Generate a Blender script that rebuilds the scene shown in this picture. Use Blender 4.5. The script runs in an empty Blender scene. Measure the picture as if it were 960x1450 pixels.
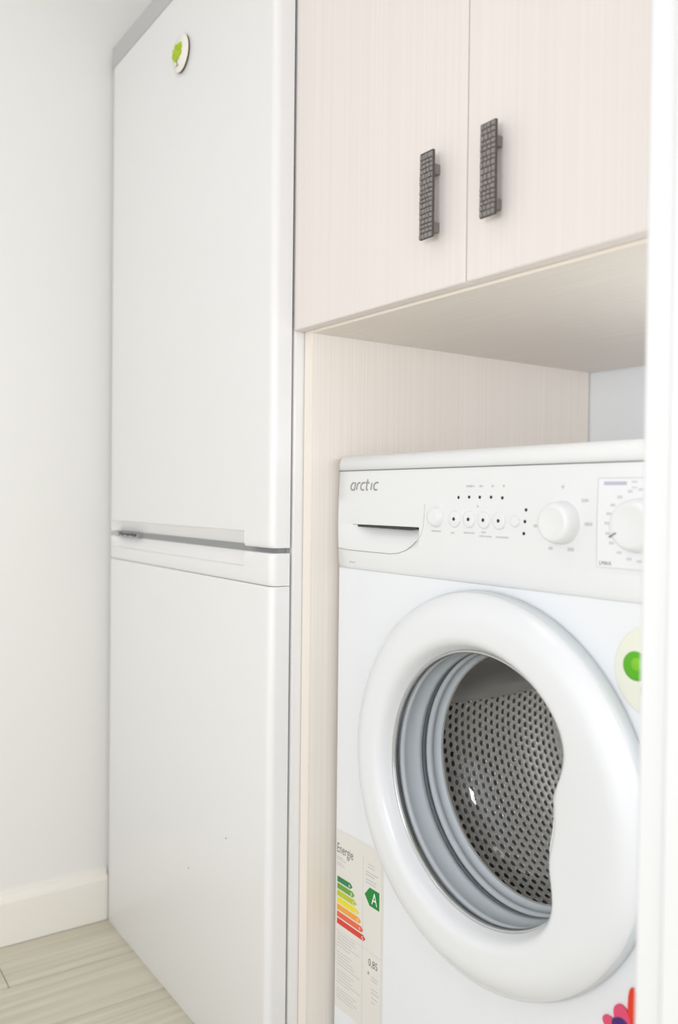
import bpy, math, random
from mathutils import Vector, Matrix
random.seed(4)
PI = math.pi
S = bpy.context.scene
COL = S.collection

# ---------------------------------------------------------------- camera
CAMZ = 0.8186
F_PX, YAW, PITCH, ROLL = 1218.2, 0.6178, -0.0155, 0.011
cd = bpy.data.cameras.new('camera')
cam = bpy.data.objects.new('camera', cd); COL.objects.link(cam)
cd.sensor_fit = 'HORIZONTAL'; cd.sensor_width = 24.0; cd.lens = 24.0 * F_PX / 960.0
cd.clip_start = 0.02; cd.clip_end = 50
D = Vector((-math.cos(YAW), math.sin(YAW), 0)); L = Vector((math.sin(YAW), math.cos(YAW), 0)); Z = Vector((0, 0, 1))
fwd = math.cos(PITCH) * D + math.sin(PITCH) * Z
up0 = -math.sin(PITCH) * D + math.cos(PITCH) * Z
rt = math.cos(ROLL) * L + math.sin(ROLL) * up0
up = -math.sin(ROLL) * L + math.cos(ROLL) * up0
m = Matrix((rt, up, -fwd)).transposed().to_4x4(); m.translation = Vector((0, 0, CAMZ))
cam.matrix_world = m
cd.dof.use_dof = True; cd.dof.focus_distance = 1.05; cd.dof.aperture_fstop = 3.6
S.camera = cam

# ---------------------------------------------------------------- world, lights, exposure
S.view_settings.view_transform = 'Standard'; S.view_settings.look = 'None'
S.view_settings.gamma = 1.0; S.view_settings.use_curve_mapping = False
S.view_settings.exposure = 0.16
w = bpy.data.worlds.new('world'); S.world = w; w.use_nodes = True
w.node_tree.nodes['Background'].inputs[0].default_value = (0.96, 0.98, 1.0, 1)
w.node_tree.nodes['Background'].inputs[1].default_value = 0.85

def area(name, loc, target, sx, sy, power, color):
    l = bpy.data.lights.new(name, 'AREA'); l.shape = 'RECTANGLE'; l.size = sx; l.size_y = sy
    l.energy = power; l.color = color
    o = bpy.data.objects.new(name, l); COL.objects.link(o); o.location = loc
    o.rotation_euler = (Vector(target) - Vector(loc)).to_track_quat('-Z', 'Y').to_euler()
    return o
area('right_rear_fill', (0.80, -1.15, 0.80), (-0.8, 0.8, 0.95), 1.4, 1.4, 2.0, (0.99, 0.985, 1.0))  # assumed fill from the right behind the camera, source unseen
area('front_fill', (-0.35, -1.6, 0.80), (-0.7, 1.0, 0.95), 1.3, 1.4, 2.5, (0.98, 0.985, 1.0))  # added low fill for the fronts and the alcove back, no known source
area('right_side_fill', (0.95, 0.30, 0.95), (-0.6, 1.15, 0.95), 0.9, 1.3, 6, (0.98, 0.985, 1.0))  # assumed fill from the right for the niche, its source is unseen
area('alcove_fill', (-0.03, 0.80, 0.96), (-0.50, 1.18, 0.97), 0.3, 0.8, 3.0, (0.98, 0.985, 1.0))  # added lamp out of view that brightens the niche back wall and panel
area('camera_fill', (0.02, -0.60, 0.98), (-0.75, 0.75, 0.70), 0.3, 0.3, 5.2, (0.99, 0.99, 1.0))  # added soft fill near the camera, lights the drum and fronts
area('overhead_fill', (-0.85, -0.45, 2.42), (-0.85, -0.3, 0), 0.5, 0.5, 2.0, (1.0, 0.96, 0.9))  # added weak fill from overhead, no fitting is known there

# ---------------------------------------------------------------- materials
def lin(c):
    return tuple(((v / 255) / 12.92 if v / 255 <= 0.04045 else ((v / 255 + 0.055) / 1.055) ** 2.4) for v in c) + (1,)
def mat(name, rgb, rough=0.5, metal=0.0, coat=0.0, grain=None, bump=0.0, bscale=200, spec=0.5):
    m = bpy.data.materials.new(name); m.use_nodes = True
    nt = m.node_tree; b = nt.nodes['Principled BSDF']
    b.inputs['Base Color'].default_value = lin(rgb); b.inputs['Roughness'].default_value = rough
    b.inputs['Metallic'].default_value = metal; b.inputs['Coat Weight'].default_value = coat
    b.inputs['Coat Roughness'].default_value = 0.08
    b.inputs['Specular IOR Level'].default_value = spec
    if grain or bump:
        tc = nt.nodes.new('ShaderNodeTexCoord'); mp = nt.nodes.new('ShaderNodeMapping')
        nt.links.new(tc.outputs['Object'], mp.inputs[0])
        no = nt.nodes.new('ShaderNodeTexNoise'); nt.links.new(mp.outputs[0], no.inputs['Vector'])
        if grain:
            rgb2, sc = grain
            mp.inputs['Scale'].default_value = sc; no.inputs['Scale'].default_value = 1.0; no.inputs['Detail'].default_value = 4
            rmp = nt.nodes.new('ShaderNodeValToRGB')
            rmp.color_ramp.elements[0].position = 0.35; rmp.color_ramp.elements[0].color = lin(rgb2)
            rmp.color_ramp.elements[1].position = 0.62; rmp.color_ramp.elements[1].color = lin(rgb)
            nt.links.new(no.outputs['Fac'], rmp.inputs[0]); nt.links.new(rmp.outputs[0], b.inputs['Base Color'])
        else:
            no.inputs['Scale'].default_value = bscale
        if bump:
            bp = nt.nodes.new('ShaderNodeBump'); bp.inputs['Strength'].default_value = bump; bp.inputs['Distance'].default_value = 0.001
            nt.links.new(no.outputs['Fac'], bp.inputs['Height']); nt.links.new(bp.outputs[0], b.inputs['Normal'])
    return m
M = {}
M['wall'] = mat('wall_paint', (233, 232, 228), 0.75, bump=0.08, bscale=260)
M['wall_back'] = mat('alcove_back_paint', (240, 243, 246), 0.7)
M['ceiling'] = mat('ceiling_paint', (242, 242, 240), 0.8)
M['casing'] = mat('casing_paint', (228, 229, 230), 0.45)
M['skirting'] = mat('skirting_paint', (238, 234, 226), 0.5)
M['plank'] = mat('washed_oak_plank', (213, 208, 192), 0.42, grain=((196, 190, 170), (70, 2.2, 60)), bump=0.12)
M['subfloor'] = mat('floor_joint', (176, 169, 150), 0.8)
M['fridge'] = mat('fridge_enamel', (233, 232, 232), 0.33, coat=0.15)
M['fridge_trim'] = mat('fridge_grey_trim', (186, 184, 185), 0.4)
M['gasket'] = mat('door_gasket_grey', (150, 152, 152), 0.6)
M['darkgap'] = mat('dark_recess', (60, 60, 60), 0.7)
M['seam'] = mat('grey_seam', (160, 160, 160), 0.7)
M['softseam'] = mat('pale_seam', (205, 205, 207), 0.6)
M['chrome'] = mat('chrome', (215, 216, 218), 0.18, metal=1.0)
M['cabinet'] = mat('cream_laminate', (231, 223, 219), 0.42, grain=((228, 219, 215), (260, 260, 1.2)))
M['panel'] = mat('cream_laminate_side', (237, 230, 223), 0.5, grain=((231, 223, 214), (6, 330, 1.0)))
M['edge'] = mat('cream_edge_band', (245, 236, 225), 0.4)
M['handle'] = mat('pewter', (142, 136, 133), 0.45, metal=0.25, bump=0.3, bscale=900)
M['handle_dark'] = mat('pewter_groove', (92, 87, 86), 0.6, metal=0.4)
M['enamel'] = mat('washer_enamel', (236, 238, 242), 0.3, coat=0.2)
M['plastic'] = mat('washer_white_plastic', (232, 233, 234), 0.35)
M['ring'] = mat('washer_door_plastic', (231, 232, 235), 0.26, coat=0.2)
M['rubber'] = mat('grey_door_boot', (216, 221, 227), 0.4, coat=0.1)
M['rubber_dark'] = mat('grey_door_boot_dark', (112, 118, 122), 0.4)
M['steel'] = mat('drum_steel', (249, 246, 243), 0.26, metal=0.4)
M['steel_rough'] = mat('drum_steel_brushed', (222, 219, 215), 0.4, metal=0.65)
M['tub'] = mat('outer_tub', (125, 121, 116), 0.8)
M['print'] = mat('grey_print', (196, 196, 200), 0.6)
M['print_dark'] = mat('dark_print', (120, 118, 120), 0.6)
M['logo'] = mat('logo_grey', (160, 155, 153), 0.45)
M['black'] = mat('indicator_black', (40, 38, 38), 0.4)
M['lavender'] = mat('lavender_print', (190, 190, 208), 0.6)
M['window_tint'] = mat('dial_field', (237, 237, 240), 0.4)
M['paper'] = mat('label_paper', (229, 226, 220), 0.6)
M['paper2'] = mat('label_paper_aged', (224, 217, 205), 0.6)
M['wood'] = mat('magnet_wood_edge', (110, 96, 80), 0.7)
M['magnet_face'] = mat('magnet_face', (240, 236, 228), 0.5)
M['lime'] = mat('lime_green', (176, 200, 22), 0.5)
for n, c in dict(g1=(40, 130, 75), g2=(110, 165, 60), g3=(190, 200, 50), g4=(238, 222, 40), g5=(242, 165, 60), g6=(232, 105, 70), g7=(220, 60, 50),
                 ga=(0, 135, 50), white=(245, 245, 245), limef=(88, 178, 20), limel=(128, 200, 38), lemon=(205, 180, 30), blue=(70, 70, 150),
                 cream=(236, 236, 222), pink=(225, 75, 115), purple=(60, 30, 110), red=(225, 55, 20), orange=(245, 160, 40), bark=(120, 100, 60)).items():
    M[n] = mat('ink_' + n, c, 0.45)

def thin_glass(name, tint, fac=0.12):
    m = bpy.data.materials.new(name); m.use_nodes = True; nt = m.node_tree; nt.nodes.clear()
    out = nt.nodes.new('ShaderNodeOutputMaterial'); tr = nt.nodes.new('ShaderNodeBsdfTransparent'); gl = nt.nodes.new('ShaderNodeBsdfGlossy')
    tr.inputs[0].default_value = tint; gl.inputs['Roughness'].default_value = 0.03; gl.inputs[0].default_value = (1, 1, 1, 1)
    lw = nt.nodes.new('ShaderNodeLayerWeight'); pw = nt.nodes.new('ShaderNodeMath'); pw.operation = 'POWER'; pw.inputs[1].default_value = 5.0
    fr = nt.nodes.new('ShaderNodeMath'); fr.operation = 'MULTIPLY_ADD'; fr.inputs[1].default_value = 0.55; fr.inputs[2].default_value = 0.04
    nt.links.new(lw.outputs['Facing'], pw.inputs[0]); nt.links.new(pw.outputs[0], fr.inputs[0])
    mx = nt.nodes.new('ShaderNodeMixShader')
    nt.links.new(fr.outputs[0], mx.inputs[0]); nt.links.new(tr.outputs[0], mx.inputs[1]); nt.links.new(gl.outputs[0], mx.inputs[2])
    nt.links.new(mx.outputs[0], out.inputs[0]); return m
M['glass'] = thin_glass('door_bowl_glass', (0.95, 0.965, 0.97, 1))

# ---------------------------------------------------------------- mesh helpers
# Shapes are measured from the eye point of a survey; each furniture group has its own survey scale.
GS = {'a': 0.944, 'f': 1.04, 'w': 1.0}
def T(p, g):
    if g == 'w': return Vector(p)
    s = GS[g]; return Vector((p[0] * s, p[1] * s, CAMZ + (p[2] - 0.7871) * s))
class MB:
    def __init__(s): s.v = []; s.f = []; s.sm = []; s.mi = []
    def add(s, v, f, smooth=False, mi=0):
        n = len(s.v); s.v += [tuple(p) for p in v]
        for q in f: s.f.append([i + n for i in q]); s.sm.append(smooth); s.mi.append(mi)
        return s
    def box(s, x0, x1, y0, y1, z0, z1, mi=0):
        v = [(x, y, z) for z in (z0, z1) for y in (y0, y1) for x in (x0, x1)]
        return s.add(v, [(0, 2, 3, 1), (4, 5, 7, 6), (0, 1, 5, 4), (2, 6, 7, 3), (0, 4, 6, 2), (1, 3, 7, 5)], mi=mi)
    def lathe(s, cx, cz, prof, n=64, mi=0, smooth=True, cap0=False, cap1=False):
        v = [(cx + r * math.cos(2 * PI * k / n), y, cz + r * math.sin(2 * PI * k / n)) for (r, y) in prof for k in range(n)]
        f = [(i * n + k, i * n + (k + 1) % n, (i + 1) * n + (k + 1) % n, (i + 1) * n + k) for i in range(len(prof) - 1) for k in range(n)]
        if cap0: f.append(tuple(range(n - 1, -1, -1)))
        if cap1: f.append(tuple(range((len(prof) - 1) * n, len(prof) * n)))
        return s.add(v, f, smooth, mi)
    def prism(s, pts, y0, y1, mi=0):            # outline in X-Z, from y0 (front) to y1 (back)
        n = len(pts); v = [(x, y0, z) for x, z in pts] + [(x, y1, z) for x, z in pts]
        f = [tuple(range(n)), tuple(range(2 * n - 1, n - 1, -1))] + [(i, i + n, (i + 1) % n + n, (i + 1) % n) for i in range(n)]
        return s.add(v, f, mi=mi)
    def ribbon(s, pts, w, y0, y1, mi=0, closed=False):   # stroke in X-Z
        n = len(pts); Lf = []; Rt = []
        for i, (x, z) in enumerate(pts):
            a = pts[i - 1] if (i or closed) else pts[i]; b = pts[(i + 1) % n] if (i < n - 1 or closed) else pts[i]
            dx, dz = b[0] - a[0], b[1] - a[1]; l = math.hypot(dx, dz) or 1
            Lf.append((x - dz / l * w / 2, z + dx / l * w / 2)); Rt.append((x + dz / l * w / 2, z - dx / l * w / 2))
        v = [(x, y0, z) for x, z in Lf] + [(x, y0, z) for x, z in Rt] + [(x, y1, z) for x, z in Lf] + [(x, y1, z) for x, z in Rt]
        f = []
        for i in range(n if closed else n - 1):
            j = (i + 1) % n
            f += [(i, i + n, j + n, j), (i + n, i + 3 * n, j + 3 * n, j + n), (i + 2 * n, i, j, j + 2 * n), (i + 2 * n, j + 2 * n, j + 3 * n, i + 3 * n)]
        if not closed: f += [(0, 2 * n, 3 * n, n), (n - 1, 2 * n - 1, 4 * n - 1, 3 * n - 1)]
        return s.add(v, f, mi=mi)
def fixn(me):
    import bmesh
    bm = bmesh.new(); bm.from_mesh(me); bmesh.ops.recalc_face_normals(bm, faces=bm.faces); bm.to_mesh(me); bm.free()
def build(name, mb, mats, parent=None, g='w', bevel=0, seg=2, normals=True, rotate=None):
    if not isinstance(mats, (list, tuple)): mats = [mats]
    off = Vector(parent['origin']) if parent is not None and 'origin' in parent else Vector((0, 0, 0))
    pts = [T(p, g) for p in mb.v]
    if rotate: pts = [rotate(p) for p in pts]
    me = bpy.data.meshes.new(name); me.from_pydata([tuple(p - off) for p in pts], [], mb.f); me.validate()
    for i, p in enumerate(me.polygons):
        if i < len(mb.sm): p.use_smooth = mb.sm[i]; p.material_index = mb.mi[i]
    for m_ in mats: me.materials.append(m_)
    if normals: fixn(me)
    o = bpy.data.objects.new(name, me); COL.objects.link(o)
    if parent is not None: o.parent = parent
    o['origin'] = tuple(off)
    if bevel:
        b = o.modifiers.new('bevel', 'BEVEL'); b.width = bevel; b.segments = seg; b.limit_method = 'ANGLE'; b.angle_limit = math.radians(35)
        for p in me.polygons: p.use_smooth = True
        b.harden_normals = True
    return o
def thing(name, label, cat, loc, group=None):
    o = bpy.data.objects.new(name, None); COL.objects.link(o); o.location = loc; o.empty_display_size = 0.05
    o['label'] = label; o['category'] = cat; o['origin'] = tuple(loc)
    if group: o['group'] = group
    return o
def text_mb(txt, x, z, size, y, thick=0.0002, squash=1.0, shear=0.0, align='LEFT'):
    c = bpy.data.curves.new('t', 'FONT'); c.body = txt; c.size = size; c.shear = shear; c.align_x = align; c.resolution_u = 3
    o = bpy.data.objects.new('t', c); COL.objects.link(o)
    bpy.context.view_layer.update()
    me = bpy.data.meshes.new_from_object(o.evaluated_get(bpy.context.evaluated_depsgraph_get()))
    mb = MB(); mb.add([(x + v.co.x * squash, y, z + v.co.y) for v in me.vertices], [tuple(p.vertices) for p in me.polygons])
    bpy.data.objects.remove(o); bpy.data.curves.remove(c); bpy.data.meshes.remove(me)
    return mb
def merge(*mbs):
    r = MB()
    for b in mbs:
        n = len(r.v); r.v += b.v; r.f += [[i + n for i in q] for q in b.f]; r.sm += b.sm; r.mi += b.mi
    return r
def arc(cx, cz, r, a0, a1, n=10, rz=None):
    return [(cx + r * math.cos(math.radians(a0 + (a1 - a0) * i / n)), cz + (rz or r) * math.sin(math.radians(a0 + (a1 - a0) * i / n))) for i in range(n + 1)]

# ---------------------------------------------------------------- the setting
WX, WY = -1.6145, 0.5955; WR = 0.028                      # left wall plane, turned a little
def wrot(p):
    c, s = math.cos(-WR), math.sin(-WR); x, y = p.x - WX, p.y - WY
    return Vector((WX + c * x - s * y, WY + s * x + c * y, p.z))
def struct(o): o['kind'] = 'structure'; return o
struct(build('wall_left', MB().box(WX - 0.1, WX, -2.1, 1.205, 0, 2.55), M['wall'], rotate=wrot))
prof = [(0, 0), (0.013, 0), (0.013, 0.078), (0.0105, 0.085), (0.006, 0.089), (0.0045, 0.096), (0, 0.098)]
bb = MB(); n = len(prof)
bb.add([(WX + a, y, z) for y in (-2.05, 0.60) for a, z in prof], [(i, (i + 1) % n, (i + 1) % n + n, i + n) for i in range(n)] + [tuple(range(n)), tuple(range(2 * n - 1, n - 1, -1))])
struct(build('baseboard_left', bb, M['skirting'], rotate=wrot))
struct(build('wall_back', MB().box(-1.72, 1.5, 1.2065, 1.30, 0, 2.55), M['wall_back']))
struct(build('ceiling', MB().box(-1.75, 1.5, -2.1, 1.36, 2.55, 2.62), M['ceiling']))
fl = struct(build('floor', MB().box(-1.75, 1.5, -2.1, 1.36, -0.06, -0.009), M['subfloor']))
x = WX + 0.0122; row = 0; stag = [0.375, -0.2, 0.72, 0.1]
while x < 1.3:
    wdt = 0.1395; e = stag[row % 4] * 1.03; ys = [-2.05]; y = e - 1.25 * 2
    while y < 1.1:
        if y > -1.95: ys.append(y)
        y += 1.25
    ys.append(1.19)
    for y0, y1 in zip(ys, ys[1:]):
        dz = random.uniform(-0.0006, 0.0)
        o = build('floor_plank', MB().box(x + 0.0006, x + wdt - 0.0006, y0 + 0.0002, y1 - 0.0002, -0.009, dz), M['plank'], parent=fl, rotate=wrot, bevel=0.0016, seg=1)
    x += wdt; row += 1
# wall in front of the alcove with its painted door casing, close to the eye
struct(build('wall_right', MB().box(-0.3375, -0.16, 0.520, 0.606, 0, 2.55), M['wall']))
cs = MB().box(-0.3595, -0.3375, 0.508, 0.610, 0, 2.3).box(-0.3375, -0.261, 0.504, 0.520, 0, 2.3)
struct(build('trim_1', cs, M['casing'], bevel=0.004, seg=3))

# ---------------------------------------------------------------- fridge freezer
FR = thing('fridge_freezer', 'tall white two-door fridge freezer standing against the plain left wall', 'fridge', (-1.31, 0.9, 0))
FX0, FW = -1.5394, 0.6014
FA = 0.019
def fmap(t, y, z):                                  # t across from the left corner, y back from the front plane
    return (FX0 + t * math.cos(FA), 0.5726 - t * math.sin(FA) + y * math.cos(FA), z)
GAPZ = 0.7195; TE = 0.5285
def plan():
    pts = [(0.0, 0.0285), (0.0, 0.024)]
    R0, R1 = 0.016, 0.010
    for i in range(7):
        a = PI / 2 * i / 6; pts.append((R0 - R0 * math.cos(a), R0 - R0 * math.sin(a)))
    tt = [0.03, 0.06, 0.12, 0.2, 0.28, 0.36, 0.45, TE, TE + 0.0015, FW - R1 - 0.004]
    pts += [(t, 0) for t in tt]
    for i in range(11):
        a = PI / 2 * i / 10; pts.append((FW - R1 + R1 * math.sin(a), R1 - R1 * math.cos(a)))
    pts += [(FW, 0.0285)]
    return pts
def fdoor(z0, z1, scoop):                            # scoop: -1 at bottom edge, +1 at top edge
    zs = [z0, z0 + 0.0015, z0 + 0.004]
    if scoop < 0: zs += [z0 + 0.010, z0 + 0.0195, z0 + 0.0205, z0 + 0.03]
    zs += [(z0 + z1) / 2] if z1 - z0 > 0.1 else []
    if scoop > 0: zs += [z1 - 0.03, z1 - 0.0205, z1 - 0.0195, z1 - 0.010]
    zs += [z1 - 0.004, z1 - 0.0015, z1]
    P = plan(); mb = MB(); V = []
    for z in zs:
        edge = min(z - z0, z1 - z); ins = 0.0025 * max(0, 1 - edge / 0.004) ** 2
        for (t, y) in P:
            yy = y + (ins if y < 0.02 else 0)
            if scoop:
                d = (z - z0) if scoop < 0 else (z1 - z)
                if 0.02 < t <= TE and d < 0.020: yy += 0.003 + 0.013 * (1 - d / 0.020)
            V.append(fmap(t, yy, z))
    n = len(P); F = [(i * n + k, i * n + k + 1, (i + 1) * n + k + 1, (i + 1) * n + k) for i in range(len(zs) - 1) for k in range(n - 1)]
    F += [(i * n + n - 1, i * n, (i + 1) * n, (i + 1) * n + n - 1) for i in range(len(zs) - 1)]
    F += [tuple(range(n - 1, -1, -1)), tuple(range((len(zs) - 1) * n, len(zs) * n))]
    mb.add(V, F, True); return mb
def fb(name, t0, t1, y0, y1, z0, z1, m_, bevel=0, parent=None):
    v = [fmap(t, y, z) for z in (z0, z1) for y in (y0, y1) for t in (t0, t1)]
    mb = MB().add(v, [(0, 2, 3, 1), (4, 5, 7, 6), (0, 1, 5, 4), (2, 6, 7, 3), (0, 4, 6, 2), (1, 3, 7, 5)])
    return build(name, mb, m_, parent or FR, 'f', bevel)
def sharp(o, ang=40):
    me = o.data
    bpy.context.view_layer.update()
    try: me.set_sharp_from_angle(angle=math.radians(ang))
    except Exception: pass
    return o
fb('cabinet_body', 0.012, FW - 0.0015, 0.0335, 0.575, 0.022, 1.566, M['fridge'], 0.004)
sharp(build('upper_door', fdoor(GAPZ + 0.0035, 1.5665, -1), M['fridge'], FR, 'f'))
ld = sharp(build('lower_door', fdoor(0.006, 0.6735, 0), M['fridge'], FR, 'f'))
cap = sharp(build('handle_cap', fdoor(0.6743, GAPZ - 0.0035, 1), M['fridge'], FR, 'f'))
cap['label'] = 'white moulded grip strip along the top of the lower door'
fb('door_gasket', 0.012, FW - 0.008, 0.0275, 0.0345, 0.03, 1.56, M['gasket'])
fb('gap_filler', 0.006, FW - 0.010, 0.016, 0.028, GAPZ - 0.006, GAPZ + 0.006, M['gasket'])
tpl = [(0, 0.001), (FW, 0.001), (FW, 0.575), (0.013, 0.575), (0.013, 0.25), (0, 0.2)]
ttm = MB().add([fmap(t, y, z) for z in (1.5675, 1.6067) for t, y in tpl], [(5, 4, 3, 2, 1, 0), (6, 7, 8, 9, 10, 11)] + [(i, (i + 1) % 6, (i + 1) % 6 + 6, i + 6) for i in range(6)])
build('top_trim', ttm, M['fridge_trim'], FR, 'f', 0.003)['label'] = 'grey trim band around the top of the fridge'
fb('base_strip', 0.003, FW - 0.004, 0.0035, 0.02, -0.0005, 0.0052, M['fridge'], 0.001)
for t0 in (0.03, FW - 0.07):
    for y0 in (0.1, 0.54): fb('foot', t0, t0 + 0.04, y0, y0 + 0.04, 0.0, 0.022, M['darkgap'])
hp = MB()
def hb(t0, t1, y0, y1, z0, z1, mi):
    v = [fmap(t, y, z) for z in (z0, z1) for y in (y0, y1) for t in (t0, t1)]
    hp.add(v, [(0, 2, 3, 1), (4, 5, 7, 6), (0, 1, 5, 4), (2, 6, 7, 3), (0, 4, 6, 2), (1, 3, 7, 5)], mi=mi)
hb(0.002, 0.13, 0.006, 0.03, GAPZ - 0.0026, GAPZ + 0.0026, 0)
for t0, t1 in ((0.045, 0.052), (0.065, 0.073), (0.082, 0.098), (0.108, 0.12)): hb(t0, t1, 0.0035, 0.01, GAPZ - 0.0018, GAPZ + 0.0020, 1)
for t0 in (0.056, 0.075, 0.101): hb(t0, t0 + 0.006, 0.0025, 0.01, GAPZ - 0.003, GAPZ - 0.0003, 0)
h = build('hinge_plate', hp, [M['chrome'], M['darkgap']], FR, 'f'); h['label'] = 'metal hinge plate with screws in the gap between the doors'
for (t, z) in ((0.4847, 0.3144), (0.3625, 0.2286)):
    P0 = fmap(t, -0.0004, z)
    build('chip_mark', MB().lathe(P0[0], P0[2], [(0.0011, P0[1]), (0.0011, P0[1] + 0.0006)], 8, cap0=True), M['print_dark'], FR, 'f')

# round wooden tree magnet on the upper door
mx, mz = -1.2235, 1.4640
yb_ = 0.5726 - (mx - FX0) * math.sin(FA) - 0.0002
MG = thing('fridge_magnet', 'small round wooden magnet with a lime green tree, high on the fridge door', 'magnet', T((mx, yb_, mz - 0.028), 'f'))
build('wooden_disc', MB().lathe(mx, mz, [(0.0275, yb_ + 0.0002), (0.028, yb_ - 0.0035)], 40, cap0=True), M['wood'], MG, 'f')
build('printed_face', MB().lathe(mx, mz, [(0.028, yb_ - 0.0035), (0.0275, yb_ - 0.0042)], 40, cap1=True), M['magnet_face'], MG, 'f')
random.seed(7); tm = MB()
for i in range(130):
    a = random.uniform(0, 2 * PI); r = math.sqrt(random.random()); cx_, cz_ = mx - 0.009 + 0.0165 * r * math.cos(a), mz + 0.006 + 0.0130 * r * math.sin(a)
    rr = random.uniform(0.0016, 0.0028); k = random.randint(4, 6)
    tm.prism([(cx_ + rr * math.cos(2 * PI * j / k + a), cz_ + rr * math.sin(2 * PI * j / k + a)) for j in range(k)], yb_ - 0.0048 - 0.00001 * i, yb_ - 0.0041)
build('tree_crown', tm, M['lime'], MG, 'f')
tk = MB().ribbon([(mx - 0.010, mz - 0.0155), (mx - 0.0105, mz - 0.004)], 0.0018, yb_ - 0.0046, yb_ - 0.0042)
tk.ribbon([(mx - 0.016, mz - 0.0158), (mx - 0.004, mz - 0.0158)], 0.0008, yb_ - 0.0046, yb_ - 0.0042)
build('tree_trunk', tk, M['bark'], MG, 'f')

# ---------------------------------------------------------------- tall cream cabinet around the washer
CB = thing('laundry_cabinet', 'tall cream laminate cabinet framing the washing machine alcove with two overhead doors', 'cabinet', T((-0.685, 0.95, -0.0399), 'a'))
zF, zTop = -0.0399, 1.86
XL0, XL1, XR0, XR1 = -1.0335, -1.0155, -0.357, -0.339
YP, YB = 0.6718, 1.275
ZC = 1.0204
for (a, b, zF) in ((XL0, XL1, -0.0399), (XR0, XR1, ZC)):
    sp = build('side_panel', MB().box(a, b, YP + 0.0008, YB, zF, zTop), M['panel'], CB, 'a')
    build('edge_band', MB().box(a, b, YP, YP + 0.0008, zF, zTop), M['edge'], sp, 'a')
bp_ = build('bottom_panel', MB().box(XL1 + 0.0002, XR0 - 0.0002, YP + 0.0008, YB, ZC, ZC + 0.018), M['panel'], CB, 'a')
build('edge_band', MB().box(XL1 + 0.0002, XR0 - 0.0002, YP, YP + 0.0008, ZC, ZC + 0.018), M['edge'], bp_, 'a')
build('top_panel', MB().box(XL1 + 0.0002, XR0 - 0.0002, YP + 0.0008, YB, zTop - 0.018, zTop), M['panel'], CB, 'a')
build('back_panel', MB().box(XL1 + 0.0002, XR0 - 0.0002, YB - 0.004, YB - 0.0005, ZC + 0.018, zTop - 0.018), M['panel'], CB, 'a')
YD = 0.6527
def handle_mb(x0):
    mb = MB(); yf = 0.6342; z0, z1, wd = 1.079, 1.1752, 0.0215
    mb.box(x0, x0 + wd, yf + 0.0012, yf + 0.0042, z0, z1, mi=1)
    random.seed(int(-x0 * 1000)); z = z0
    while z < z1 - 0.002:
        hh = random.uniform(0.0045, 0.0068); ze = min(z + hh, z1); xx = x0
        while xx < x0 + wd - 0.001:
            ww = random.uniform(0.0042, 0.0066); xe = min(xx + ww, x0 + wd)
            if x0 + wd - xe < 0.002: xe = x0 + wd
            pr = random.uniform(0, 0.0006)
            a, b, c, d_ = xx + 0.0004, xe - 0.0004, z + 0.0004, ze - 0.0004
            v = [(a, yf + 0.0013, c), (b, yf + 0.0013, c), (b, yf + 0.0013, d_), (a, yf + 0.0013, d_)]
            i_ = 0.0005; v += [(a + i_, yf - pr, c + i_), (b - i_, yf - pr, c + i_), (b - i_, yf - pr, d_ - i_), (a + i_, yf - pr, d_ - i_)]
            mb.add(v, [(4, 5, 6, 7), (0, 1, 5, 4), (1, 2, 6, 5), (2, 3, 7, 6), (3, 0, 4, 7)], mi=0)
            xx = xe
        z = ze
    for zc_ in (z0 + 0.014, z1 - 0.0175):
        mb.box(x0 + 0.0035, x0 + 0.0145, yf + 0.004, YD, zc_ - 0.0055, zc_ + 0.0055, mi=0)
    return mb
XM = -0.6867
for (a, b, hx) in ((XL0 + 0.0005, XM - 0.0006, -0.7438), (XM + 0.0006, XR1 - 0.0005, -0.6485)):
    d_ = build('door', MB().box(a, b, YD, YD + 0.0185, 1.0236, zTop), M['cabinet'], CB, 'a', bevel=0.0022, seg=3)
    hd = build('handle', handle_mb(hx), [M['handle'], M['handle_dark']], d_, 'a'); hd['label'] = 'pewter grey plate handle with a hammered block pattern'

# ---------------------------------------------------------------- washing machine
YW = 0.7135; X0, X1 = -1.0071, -0.4071; YE = 1.24
WM = thing('washing_machine', 'white front-loading washing machine in the cream alcove under the overhead doors', 'washing machine', T((-0.707, 0.97, -0.0399), 'a'))
CX, CZ = -0.7048, 0.4585
# body: shell with a round opening in the front
fm = MB(); N = 96; ro = 0.170; ym = YW + 0.003
zb0, zb1 = -0.005, 0.6893
def boxpt(a):
    c, s_ = math.cos(a), math.sin(a); k = []
    if c > 1e-9: k.append((X1 - CX) / c)
    if c < -1e-9: k.append((X0 - CX) / c)
    if s_ > 1e-9: k.append((zb1 - CZ) / s_)
    if s_ < -1e-9: k.append((zb0 - CZ) / s_)
    t = min(k); return (CX + t * c, CZ + t * s_)
angs = sorted(set([2 * PI * k / N for k in range(N)] + [math.atan2(zz - CZ, xx - CX) % (2 * PI) for xx in (X0, X1) for zz in (zb0, zb1)]))
n = len(angs)
v = [(CX + ro * math.cos(a), ym, CZ + ro * math.sin(a)) for a in angs] + [(boxpt(a)[0], ym, boxpt(a)[1]) for a in angs] + [(boxpt(a)[0], YE, boxpt(a)[1]) for a in angs]
f = [(k, (k + 1) % n, (k + 1) % n + n, k + n) for k in range(n)] + [(k + n, (k + 1) % n + n, (k + 1) % n + 2 * n, k + 2 * n) for k in range(n)] + [tuple(range(3 * n - 1, 2 * n - 1, -1))]
fm.add(v, f)
build('body', fm, M['enamel'], WM, 'a', bevel=0.003, seg=3)
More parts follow.
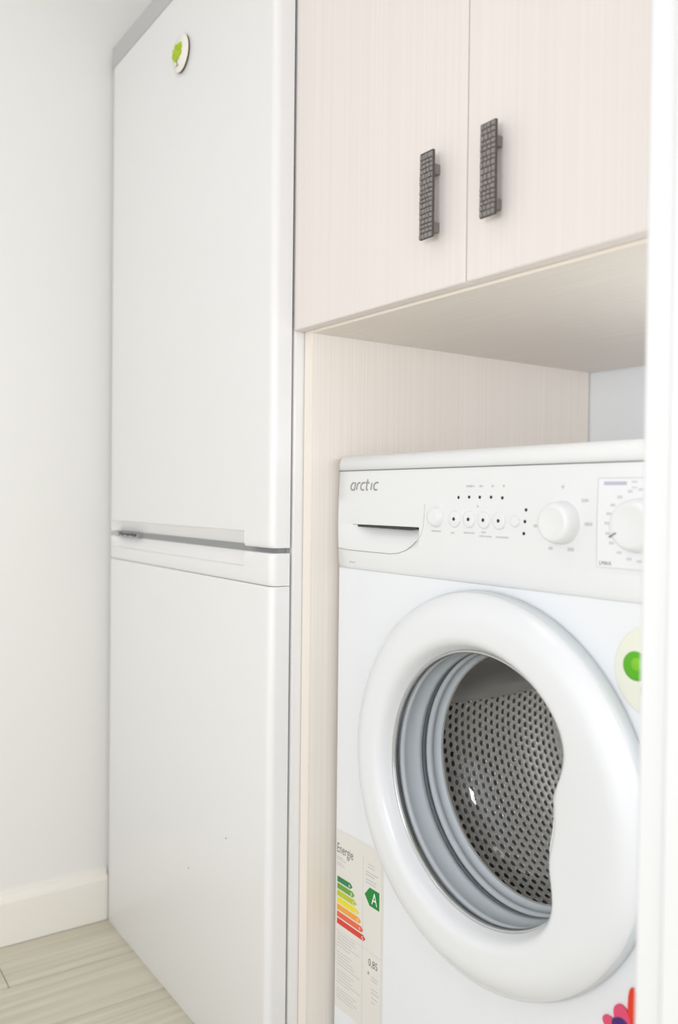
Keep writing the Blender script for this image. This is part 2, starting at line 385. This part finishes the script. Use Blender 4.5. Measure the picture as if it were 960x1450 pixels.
for fx in (X0 + 0.03, X1 - 0.07):
    for fy in (YW + 0.03, YE - 0.07): build('foot', MB().lathe(0, 0, [(0.02, 0)], 3) if False else MB().box(fx, fx + 0.04, fy, fy + 0.04, -0.0399, zb0), M['darkgap'], WM, 'a')
ZS = 0.8258
tp = MB(); pr = [(YW - 0.0005, ZS + 0.0010), (YW - 0.0035, ZS + 0.003), (YW - 0.004, ZS + 0.010), (YW - 0.002, ZS + 0.017), (YW + 0.004, ZS + 0.0215), (YW + 0.014, ZS + 0.0229), (YE, ZS + 0.0229), (YE, ZS + 0.001)]
def end(o): return [(min(max(X0, x_), X1)) for x_ in o]
xs = [(X0 + 0.001, 0.010), (X0 + 0.0035, 0.004), (X0 + 0.010, 0), (X1 - 0.010, 0), (X1 - 0.0035, 0.004), (X1 - 0.001, 0.010)]
V = [(xx, min(y + (d_ if y < 1 else 0), YE), z - d_ * 0.35 * (z > ZS + 0.005)) for xx, d_ in xs for y, z in pr]; n = len(pr)
F = [(i * n + k, i * n + (k + 1) % n, (i + 1) * n + (k + 1) % n, (i + 1) * n + k) for i in range(len(xs) - 1) for k in range(n)] + [tuple(range(n)), tuple(range((len(xs)) * n - 1, (len(xs) - 1) * n - 1, -1))]
tp.add(V, F, True)
sharp(build('top_cover', tp, M['plastic'], WM, 'a'), 50)
# control fascia with the scooped drawer grip modelled in
GX0, GX1, GZ1, GZ0 = -0.966, -0.826, 0.7515, 0.7200
fp = MB(); ZK = 0.6894
xs = [X0, X0 + 0.0015, X0 + 0.005, GX0 - 0.0005, GX0 + 0.012, -0.93, -0.86, GX1 - 0.012, GX1 - 0.004, GX1, GX1 + 0.002, -0.62, X1 - 0.005, X1 - 0.0015, X1]
zs = [ZK, ZK + 0.0015, ZK + 0.006, 0.715, GZ0, 0.728, 0.736, 0.743, 0.748, GZ1 - 0.0002, GZ1 + 0.0006, 0.77, 0.79, ZS - 0.003, ZS]
def fy(x, z):
    y = YW
    ex = min(x - X0, X1 - x)
    if ex < 0.005: y += 0.006 * (1 - ex / 0.005) ** 2
    if z - ZK < 0.006: y += 0.0022 * (1 - (z - ZK) / 0.006) ** 2
    y -= 0.0025 * max(0.0, math.sin(PI * (z - ZK) / (ZS - ZK)))
    if GX0 < x < GX1 and GZ0 < z < GZ1:
        u = min(1, (x - GX0) / 0.025, (GX1 - x) / 0.025); y += 0.016 * max(0, u) ** 0.6 * ((z - GZ0) / (GZ1 - GZ0)) ** 1.3
    return y
n = len(xs); V = [(x_, fy(x_, z_), z_) for z_ in zs for x_ in xs]
F = [(j * n + i, j * n + i + 1, (j + 1) * n + i + 1, (j + 1) * n + i) for j in range(len(zs) - 1) for i in range(n - 1)]
nb = len(V); V += [(X0, YE, ZK), (X1, YE, ZK), (X1, YE, ZS), (X0, YE, ZS)]
top = [(len(zs) - 1) * n + i for i in range(n)]
F += [tuple([nb, nb + 1] + [i for i in range(n - 1, -1, -1)]), tuple(top + [nb + 2, nb + 3]),
      tuple([nb, nb + 3] + [j * n for j in range(len(zs) - 1, -1, -1)]), tuple([nb + 1, nb + 2] + [j * n + n - 1 for j in range(len(zs) - 1, -1, -1)]), (nb, nb + 1, nb + 2, nb + 3)]
fp.add(V, F, True)
FP = sharp(build('control_panel', fp, M['plastic'], WM, 'a'), 40)
def ysurf(z): return YW - 0.0025 * max(0.0, math.sin(PI * (z - ZK) / (ZS - ZK)))
build('top_seam', MB().box(X0 + 0.002, X1 - 0.002, YW - 0.0003, YW + 0.01, ZS - 0.0001, ZS + 0.0011), M['print_dark'], FP, 'a')
sl = MB().prism([(-0.9565, 0.7518), (-0.956, 0.7488), (-0.845, 0.7476), (-0.832, 0.7488), (-0.8315, 0.7518)], YW - 0.0018, YW + 0.003)
build('drawer_slot_shade', sl, M['darkgap'], FP, 'a')  # dark piece stands in for the shadow under the grip edge
dr = MB()
path = [(X0 + 0.001, 0.7168), (-0.98, 0.7153), (-0.93, 0.7150), (-0.885, 0.7150), (-0.868, 0.7168), (-0.852, 0.7215), (-0.84, 0.728), (-0.831, 0.7345)]
pp = []
for (a, b) in zip(path, path[1:]):
    for i in range(4): pp.append((a[0] + (b[0] - a[0]) * i / 4, a[1] + (b[1] - a[1]) * i / 4))
pp.append(path[-1])
def onsurf(mb_, lift=0.0003):
    mb_.v = [(p[0], ysurf(p[2]) - lift + (p[1] if abs(p[1]) < 0.01 else 0), p[2]) for p in mb_.v]; return mb_
dr.ribbon(pp, 0.0009, 0, 0.0006); onsurf(dr)
build('drawer_seam', dr, M['seam'], FP, 'a')
d2 = onsurf(MB().ribbon([(-0.831, 0.7345), (-0.823, 0.742), (-0.818, 0.752), (-0.8165, 0.765), (-0.816, 0.782)], 0.0009, 0, 0.0006), 0.0002)
build('drawer_edge', d2, M['softseam'], FP, 'a')
# lettering "arctic" drawn with strokes
lg = MB(); sh = 0.20; z0 = 0.7995
def st(pts, x_, w_=0.0024): lg.ribbon([(x_ + px_ + (pz_) * sh, z0 + pz_) for px_, pz_ in pts], w_, 0, 0.0004)
LX = -0.9745; H = 0.0098
ell = lambda cx_, a0, a1, rx=0.0046: [(cx_ + rx * math.cos(math.radians(a)), H / 2 + (H / 2) * math.sin(math.radians(a))) for a in [a0 + (a1 - a0) * i / 12 for i in range(13)]]
st([(0.0092, 0.0), (0.0092, H), (0.0045, H)] , LX); st([(0.0045, H)] + ell(0.0046, 90, 270) + [(0.0092, 0)], LX)
st([(0, 0), (0, H * 0.6)], LX + 0.0140); st([(0, H * 0.6), (0.0008, H * 0.85), (0.003, H), (0.0062, H)], LX + 0.0140)
st([(0.0085, H)] + ell(0.0046, 90, 270) + [(0.0085, 0)], LX + 0.0228)
st([(0, 0.0145), (0, 0.002), (0.001, 0.0004), (0.004, 0)], LX + 0.0360); st([(-0.003, H), (0.0045, H)], LX + 0.0360)
st([(0, 0), (0, H)], LX + 0.0465)
st([(0.0085, H)] + ell(0.0046, 90, 270) + [(0.0085, 0)], LX + 0.0520)
build('brand_lettering', onsurf(lg, 0.0004), M['logo'], FP, 'a')
# indicator lamps
for (x_, z_) in ((-0.7552, 0.7901), (-0.7372, 0.7906), (-0.7197, 0.7906), (-0.7015, 0.7907), (-0.6839, 0.7900), (-0.6479, 0.7771), (-0.6492, 0.7643), (-0.6505, 0.7511)):
    y_ = ysurf(z_); build('indicator_lamp', MB().lathe(x_, z_, [(0.0019, y_ + 0.001), (0.0019, y_ - 0.0004), (0.0012, y_ - 0.0008)], 14, cap1=True), M['black'], FP, 'a')
for i, (x_, z_) in enumerate(((-0.7602, 0.7642), (-0.7355, 0.7645), (-0.7112, 0.7642), (-0.6872, 0.7640), (-0.6635, 0.7643))):
    y_ = ysurf(z_); r_ = 0.0098 if i < 4 else 0.0066
    b_ = build('push_button', MB().lathe(x_, z_, [(r_ + 0.0012, y_ + 0.0006), (r_ + 0.0002, y_ - 0.0002), (r_, y_ - 0.0018), (r_ * 0.85, y_ - 0.0025), (r_ * 0.4, y_ - 0.0022)], 32, cap1=True), M['plastic'], FP, 'a')
    if i < 4: build('indicator_dot', MB().lathe(x_, z_, [(0.0021, y_ - 0.001), (0.0021, y_ - 0.0026), (0.0012, y_ - 0.0030)], 14, cap1=True), M['black'], b_, 'a') if False else build('indicator_lamp', MB().lathe(x_, z_, [(0.0021, y_ - 0.001), (0.0021, y_ - 0.0026), (0.0012, y_ - 0.0030)], 14, cap1=True), M['black'], FP, 'a')
y_ = ysurf(0.766)
build('power_button', MB().lathe(-0.7935, 0.766, [(0.0135, y_ + 0.001), (0.0125, y_ - 0.0015), (0.0105, y_ - 0.0065), (0.008, y_ - 0.0075), (0.003, y_ - 0.0066)], 40, cap1=True), M['plastic'], FP, 'a')
def knob(name, x_, z_, r_, tilt, label):
    y_ = ysurf(z_); mb = MB()
    mb.lathe(x_, z_, [(r_ * 1.02, y_ + 0.001), (r_, y_ - 0.002), (r_ * 0.93, y_ - 0.013), (r_ * 0.86, y_ - 0.0165), (r_ * 0.72, y_ - 0.0178), (r_ * 0.6, y_ - 0.0168)], 56, cap1=True)
    k_ = sharp(build(name, mb, M['plastic'], FP, 'a'), 50); k_['label'] = label
    return y_
knob('temperature_knob', -0.5975, 0.7646, 0.0225, 0, 'plain white round temperature knob')
y_ = knob('programme_dial', -0.5040, 0.7645, 0.0262, 0, 'larger white programme dial inside the printed square')
a = math.radians(208)
build('dial_pointer', MB().ribbon([(-0.504 + 0.016 * math.cos(a), 0.7645 + 0.016 * math.sin(a)), (-0.504 + 0.0245 * math.cos(a), 0.7645 + 0.0245 * math.sin(a))], 0.0014, y_ - 0.0180, y_ - 0.010), M['print_dark'], FP, 'a')
# printed square round the dial
sq = [(-0.5535, 0.7215), (-0.456, 0.7215), (-0.456, 0.8105), (-0.5535, 0.8105)]
def dense(pts, k=6, closed=True):
    o = []; q = pts + ([pts[0]] if closed else [])
    for a_, b_ in zip(q, q[1:]):
        for i in range(k): o.append((a_[0] + (b_[0] - a_[0]) * i / k, a_[1] + (b_[1] - a_[1]) * i / k))
    return o
fieldm = MB(); nz = 8
V = [(x_, ysurf(z_) - 0.0001, z_) for z_ in [0.7215 + (0.089) * i / nz for i in range(nz + 1)] for x_ in (-0.5535, -0.456)]
fieldm.add(V, [(2 * i, 2 * i + 1, 2 * i + 3, 2 * i + 2) for i in range(nz)])
build('programme_field', fieldm, M['window_tint'], FP, 'a')
build('programme_frame', onsurf(MB().ribbon(dense(sq), 0.0008, 0, 0.0004, closed=True)), M['softseam'], FP, 'a')
build('programme_title', onsurf(MB().prism([(-0.5465, 0.8035), (-0.520, 0.8035), (-0.520, 0.8070), (-0.5465, 0.8070)], 0, 0.0004), 0.0004), M['lavender'], FP, 'a')
pm = MB()
def dash(x_, z_, w_, h_=0.0022):
    pm.prism([(x_ - w_ / 2, z_ - h_ / 2), (x_ + w_ / 2, z_ - h_ / 2), (x_ + w_ / 2, z_ + h_ / 2), (x_ - w_ / 2, z_ + h_ / 2)], 0, 0.0003)
def squiggle(x_, z_, w_, h_=0.003):       # row of tiny separate glyph strokes
    k = max(2, int(w_ / 0.0018))
    for i in range(k):
        hh = h_ * random.uniform(0.6, 1.0); dash(x_ - w_ / 2 + (i + .5) * w_ / k, z_, w_ / k * 0.6, hh)
random.seed(3)
for x_, w_ in ((-0.7362, 0.014), (-0.7180, 0.006), (-0.7000, 0.003), (-0.6825, 0.003)): squiggle(x_, 0.8035, w_, 0.0030)
squiggle(-0.7223, 0.7800, 0.003)
for x_, z_, w_ in ((-0.7640, 0.7475, 0.007), (-0.7360, 0.7485, 0.018), (-0.7120, 0.7500, 0.008), (-0.7090, 0.7455, 0.020), (-0.6830, 0.7455, 0.020), (-0.7935, 0.7485, 0.018)): squiggle(x_, z_, w_, 0.0024)
# marks about the temperature knob
for x_, z_, w_ in ((-0.5985, 0.8020, 0.004), (-0.5690, 0.7880, 0.009), (-0.5640, 0.7640, 0.010), (-0.6130, 0.7370, 0.006), (-0.5860, 0.7372, 0.009), (-0.6330, 0.7600, 0.008)): squiggle(x_, z_, w_, 0.0042)
dash(-0.6235, 0.7645, 0.0025, 0.003)
for k, a_ in enumerate((108, 90, 128, 146, 162, 178, 195, 212, 232, 252, 270, 288, 60, 40)):
    a = math.radians(a_); squiggle(-0.504 + 0.0375 * math.cos(a), 0.7645 + 0.0345 * math.sin(a), 0.006, 0.0032)
for x_, z_, w_ in ((-0.5110, 0.8065, 0.007), (-0.4960, 0.8075, 0.007), (-0.4960, 0.8020, 0.007), (-0.5110, 0.8010, 0.006)): squiggle(x_, z_, w_, 0.0022)
squiggle(-0.9700, 0.6985, 0.014, 0.0026)
build('printed_symbols', onsurf(pm, 0.0003), M['print'], FP, 'a')['kind'] = 'stuff'
tx = text_mb('LMAX', -0.5505, 0.7240, 0.0056, 0); build('programme_text', onsurf(tx, 0.0005), M['print_dark'], FP, 'a')

# door
R = 0.222
def rin(a):                                   # a in degrees, -180..180
    base = 0.156
    k = (a + 5.0)
    s_ = 1.0 / (1.0 + (abs(k) / (28.0 if k > 0 else 27.0)) ** 5.5)
    return base - 0.048 * s_
def ring_y(r, ri, a):
    e = r - ri
    g = 0.6800 + 0.0145 * max(0, (r - 0.188) / 0.034) ** 2.4 + 0.004 * max(0, (0.180 - r) / 0.03) ** 1.3
    if e < 0.016: g += 0.019 * (1 - e / 0.016) ** 2.2
    return min(g, 0.7035)
N = 180; mb = MB(); rows = []
for k in range(N):
    a_ = -180 + 360 * k / N; ri = rin(a_); rr = []
    fr_ = [0, 0.0008, 0.002, 0.004, 0.007, 0.011, 0.016]
    outer = [R - 0.034 + 0.034 * (i / 12) for i in range(13)]
    rl = [(ri, YW - 0.004)] + [(ri + e, None) for e in fr_]
    r_s = ri + 0.016; rest = [r_s + (outer[0] - r_s) * i / 6 for i in range(1, 6)] + outer
    rl += [(r_, None) for r_ in rest]
    L_ = [(r_, y if y is not None else ring_y(r_, ri, a_)) for r_, y in rl]
    L_ += [(R + 0.0006, 0.6965), (R + 0.0008, 0.700), (R, 0.7045), (R - 0.002, 0.7085), (R - 0.0075, 0.7092), (R - 0.0075, YW + 0.0005)]
    rows.append(L_)
nr = len(rows[0])
V = [(CX + r_ * math.cos(math.radians(-180 + 360 * k / N)), y, CZ + r_ * math.sin(math.radians(-180 + 360 * k / N))) for k in range(N) for r_, y in rows[k]]
F = [(k * nr + i, k * nr + i + 1, ((k + 1) % N) * nr + i + 1, ((k + 1) % N) * nr + i) for k in range(N) for i in range(nr - 1)]
mb.add(V, F, True)
DO = sharp(build('door', mb, M['ring'], WM, 'a'), 50)
DO['label'] = 'round white porthole door with a bulging grip on its right'
M['rim'] = mat('door_rim_grey', (206, 211, 214), 0.35)
build('door_rim', MB().lathe(CX, CZ, [(R - 0.004, 0.7000), (R + 0.0018, 0.7005), (R + 0.0028, 0.7025), (R + 0.0028, 0.7120), (R + 0.0010, 0.7150), (R - 0.01, 0.7155)], 128), M['rim'], DO, 'a')['label'] = 'light grey rim around the back edge of the door'
build('rim_trim', MB().lathe(CX, CZ, [(0.1565, 0.7075), (0.1560, 0.7000), (0.1545, 0.6988), (0.1530, 0.7000), (0.1525, 0.7075)], 128), M['chrome'], DO, 'a')
build('glass_bowl', MB().lathe(CX, CZ, [(0.1525, 0.7050), (0.1490, 0.7150), (0.1440, 0.740), (0.1370, 0.768), (0.1300, 0.786), (0.1180, 0.799), (0.100, 0.807), (0.070, 0.812), (0.035, 0.814), (0.004, 0.8145)], 128), M['glass'], DO, 'a')
build('boot_seal', MB().lathe(CX, CZ, [(0.1700, 0.7170), (0.1600, 0.7140), (0.1545, 0.7150), (0.1540, 0.7200), (0.1555, 0.7230), (0.1550, 0.7390), (0.1530, 0.7420), (0.1525, 0.7480), (0.1560, 0.7500), (0.1560, 0.7580), (0.1520, 0.7600), (0.1510, 0.7660), (0.1530, 0.7680), (0.1500, 0.7740), (0.1475, 0.7770)], 128), M['rubber'], WM, 'a')['label'] = 'ribbed grey rubber door seal'
build('boot_lip', MB().lathe(CX, CZ, [(0.1560, 0.7505), (0.1535, 0.7515), (0.1535, 0.7560), (0.1560, 0.7572)], 128), M['rubber_dark'], WM, 'a')
# drum with real perforations
RD = 0.232; YD0, YD1 = 0.783, 1.10
dm = MB()
dm.lathe(CX, CZ, [(0.1470, 0.7765), (0.1462, 0.7790), (0.1475, 0.7815), (0.1560, 0.7825), (0.215, 0.7845), (0.228, 0.7870), (RD, 0.7930)], 128)
DR = build('drum', dm, M['steel'], WM, 'a', normals=False); DR['label'] = 'perforated stainless steel drum'
cw = 2 * PI / 108; rows_n = 25; ch = (YD1 - 0.793) / rows_n; hm = MB()
def cyl(a, y, r): return (CX + r * math.cos(a), y, CZ + r * math.sin(a))
for j in range(rows_n):
    for i in range(108):
        a0 = i * cw + (cw / 2 if j % 2 else 0); y0 = 0.793 + j * ch
        am, ym_ = a0 + cw / 2, y0 + ch / 2
        P = [(a0, y0), (am, y0), (a0 + cw, y0), (a0 + cw, ym_), (a0 + cw, y0 + ch), (am, y0 + ch), (a0, y0 + ch), (a0, ym_)]
        v = [cyl(a, y, RD) for a, y in P]
        for rad, dr_ in ((0.0052, 0.0001), (0.0042, 0.0016)):
            for q in range(8):
                th = -3 * PI / 4 + q * PI / 4; v.append(cyl(am + rad * math.cos(th) / RD, ym_ + rad * math.sin(th) * 0.95, RD + dr_))
        f = []
        for q in range(8):
            q2 = (q + 1) % 8; f += [(q, q2, q2 + 8, q + 8), (q + 8, q2 + 8, q2 + 16, q + 16)]
        hm.add(v, f, True)
hw = build('perforated_wall', hm, M['steel'], DR, 'a', normals=False)
build('back_plate', MB().lathe(CX, CZ, [(RD, YD1), (0.2, YD1 + 0.006), (0.13, YD1 + 0.002), (0.12, YD1 - 0.012), (0.06, YD1 - 0.016), (0.002, YD1 - 0.018)], 96), M['steel_rough'], DR, 'a', normals=False)
for a_ in (44, 164, 284):
    a = math.radians(a_); mb = MB(); secs = []
    for j in range(9):
        yy = 0.80 + 0.28 * j / 8; hh = 0.045 * (math.sin(PI * (0.08 + 0.84 * j / 8)) ** 0.35); ww = 0.036
        sec = []
        for i in range(9):
            u = -1 + 2 * i / 8; sec.append((a + u * ww / RD, yy, RD - hh * (math.cos(u * PI / 2) ** 0.7 if abs(u) < 1 else 0)))
        secs.append(sec)
    V = [cyl(*p) for s_ in secs for p in s_]
    F = [(j * 9 + i, j * 9 + i + 1, (j + 1) * 9 + i + 1, (j + 1) * 9 + i) for j in range(8) for i in range(8)] + [tuple(range(9)), tuple(range(80, 71, -1))]
    mb.add(V, F, True); build('drum_paddle', mb, M['steel_rough'], DR, 'a')
build('outer_tub', MB().lathe(CX, CZ, [(0.250, 0.775), (0.250, 1.125), (0.02, 1.13)], 64), M['tub'], WM, 'a')

# energy label on the lower left of the front
yl = YW + 0.003
def sheet(x0_, x1_, z0_, z1_, y, amp=0.0):
    mb = MB(); nx, nz_ = 8, 16
    random.seed(11)
    V = [(x0_ + (x1_ - x0_) * i / nx, y - 0.0003 - amp * abs(math.sin(i * 1.3 + j * 0.9)), z0_ + (z1_ - z0_) * j / nz_) for j in range(nz_ + 1) for i in range(nx + 1)]
    mb.add(V, [(j * (nx + 1) + i, j * (nx + 1) + i + 1, (j + 1) * (nx + 1) + i + 1, (j + 1) * (nx + 1) + i) for j in range(nz_) for i in range(nx)], True); return mb
EL = build('energy_label', sheet(-1.0050, -0.8960, 0.055, 0.312, yl), M['paper'], WM, 'a', normals=False)
EL['label'] = 'paper energy rating label with coloured bars and a green A arrow'
ye = yl - 0.0005
for tx_ in (text_mb('Energie', -1.0035, 0.2790, 0.0195, ye, squash=0.68), text_mb('0,85', -0.9270, 0.1480, 0.0145, ye, squash=0.85), text_mb('A', -0.9285, 0.1350, 0.0075, ye)): build('lettering', tx_, M['print_dark'], EL, 'a')
cols = ['g1', 'g2', 'g3', 'g4', 'g5', 'g6', 'g7']; letters = 'ABCDEFG'
for i, c in enumerate(cols):
    zc_ = 0.2405 - i * 0.0101; xr = -0.9700 + i * 0.0052
    build('rating_bar', MB().prism([(-1.0015, zc_ - 0.0040), (xr, zc_ - 0.0040), (xr + 0.005, zc_), (xr, zc_ + 0.0040), (-1.0015, zc_ + 0.0040)], ye, ye + 0.0002), M[c], EL, 'a')
    build('rating_letter', text_mb(letters[i], xr - 0.0040, zc_ - 0.0024, 0.0068, ye - 0.0004), M['white'], EL, 'a')
build('rating_arrow', MB().prism([(-0.9365, 0.2430), (-0.9255, 0.2305), (-0.9040, 0.2305), (-0.9040, 0.2555), (-0.9255, 0.2555)], ye, ye + 0.0002), M['ga'], EL, 'a')
build('rating_arrow_letter', text_mb('A', -0.9205, 0.2350, 0.0235, ye - 0.0004, squash=0.8), M['white'], EL, 'a')
fp_ = MB()
def lrow(x_, z_, w_, h_=0.0011): fp_.prism([(x_, z_), (x_ + w_, z_), (x_ + w_, z_ + h_), (x_, z_ + h_)], ye, ye + 0.0002)
random.seed(8)
for z_ in (0.2720, 0.2690, 0.2640, 0.2610): lrow(-1.003, z_, random.uniform(0.012, 0.022))
for z_ in (0.2860, 0.2820): lrow(-0.9300, z_, random.uniform(0.014, 0.02))
for z_ in (0.2745, 0.2705, 0.2640, 0.2600): lrow(-0.9350, z_, random.uniform(0.018, 0.028), 0.0014)
for k in range(22):
    z_ = 0.162 - k * 0.0044
    if k % 6 != 5: lrow(-1.001, z_, random.uniform(0.030, 0.058), 0.0009)
for z_ in (0.1340, 0.1300, 0.1180, 0.1130, 0.1060, 0.1000): lrow(-0.920, z_, random.uniform(0.008, 0.018), 0.0012)
build('fine_print', fp_, M['print'], EL, 'a')['kind'] = 'stuff'
rules = MB().box(-0.9410, -0.9404, ye, ye + 0.0002, 0.06, 0.295).box(-0.8995, -0.8990, ye, ye + 0.0002, 0.06, 0.295).box(-1.003, -0.9, ye, ye + 0.0002, 0.1665, 0.1671)
build('ruled_line', rules, M['softseam'], EL, 'a')['kind'] = 'stuff'

# magnets on the washer front
ymg = YW + 0.0030
fxc, fzc = -0.4885, 0.6255
FM = thing('fruit_magnet', 'round cream magnet with a green lime on the washer front beside the white casing', 'magnet', T((fxc, ymg, fzc - 0.045), 'a'))
build('disc', MB().lathe(fxc, fzc, [(0.0445, ymg - 0.0001), (0.0445, ymg - 0.0012), (0.0435, ymg - 0.0016)], 56, cap1=True), M['cream'], FM, 'a')
build('lime', MB().lathe(-0.5085, 0.6285, [(0.0145, ymg - 0.0014), (0.0142, ymg - 0.0020), (0.010, ymg - 0.0030), (0.004, ymg - 0.0034)], 36, cap1=True), M['limef'], FM, 'a')
build('lime_slice', MB().lathe(-0.5065, 0.6305, [(0.0065, ymg - 0.0030), (0.0060, ymg - 0.0036)], 24, cap1=True), M['limel'], FM, 'a')
build('lemon', MB().prism([(-0.4950 + 0.0075 * math.cos(t), 0.6065 + 0.0110 * math.sin(t)) for t in [2 * PI * i / 24 for i in range(24)]], ymg - 0.0028, ymg - 0.0014), M['lemon'], FM, 'a')
build('lettering', text_mb('C', -0.4972, 0.6610, 0.0080, ymg - 0.0020), M['blue'], FM, 'a')
pxc, pzc = -0.5100, 0.2700
PM = thing('flower_magnet', 'pink, purple and orange flower magnet low on the washer front by the white casing', 'magnet', T((pxc, ymg, 0.235), 'a'))
def petal(cx_, cz_, ang, l_, w_, y0_, y1_):
    pts = []
    for i in range(20):
        t = 2 * PI * i / 20; u, v_ = l_ * (0.5 + 0.5 * math.cos(t)), w_ * math.sin(t) * (0.75 + 0.25 * math.cos(t))
        pts.append((cx_ + u * math.cos(ang) - v_ * math.sin(ang), cz_ + u * math.sin(ang) + v_ * math.cos(ang)))
    return MB().prism(pts, y0_, y1_)
R_ = math.radians
build('orange_petal', petal(-0.5040, 0.2600, R_(88), 0.0560, 0.0075, ymg - 0.0018, ymg - 0.0002), M['orange'], PM, 'a')
build('red_petal', petal(-0.5060, 0.2620, R_(90), 0.0545, 0.0062, ymg - 0.0024, ymg - 0.0010), M['red'], PM, 'a')
build('pink_petal', petal(-0.5100, 0.2600, R_(108), 0.0350, 0.0120, ymg - 0.0030, ymg - 0.0002), M['pink'], PM, 'a')
build('pink_petal', petal(-0.5100, 0.2600, R_(158), 0.0320, 0.0090, ymg - 0.0026, ymg - 0.0002), M['pink'], PM, 'a')
build('purple_centre', MB().lathe(-0.5165, 0.2700, [(0.0125, ymg - 0.0026), (0.010, ymg - 0.0038), (0.004, ymg - 0.0042)], 24, cap1=True), M['purple'], PM, 'a')
build('red_petal', petal(-0.5080, 0.2600, R_(-60), 0.0300, 0.0100, ymg - 0.0022, ymg - 0.0002), M['red'], PM, 'a')
for o in bpy.data.objects:
    if 'origin' in o: del o['origin']
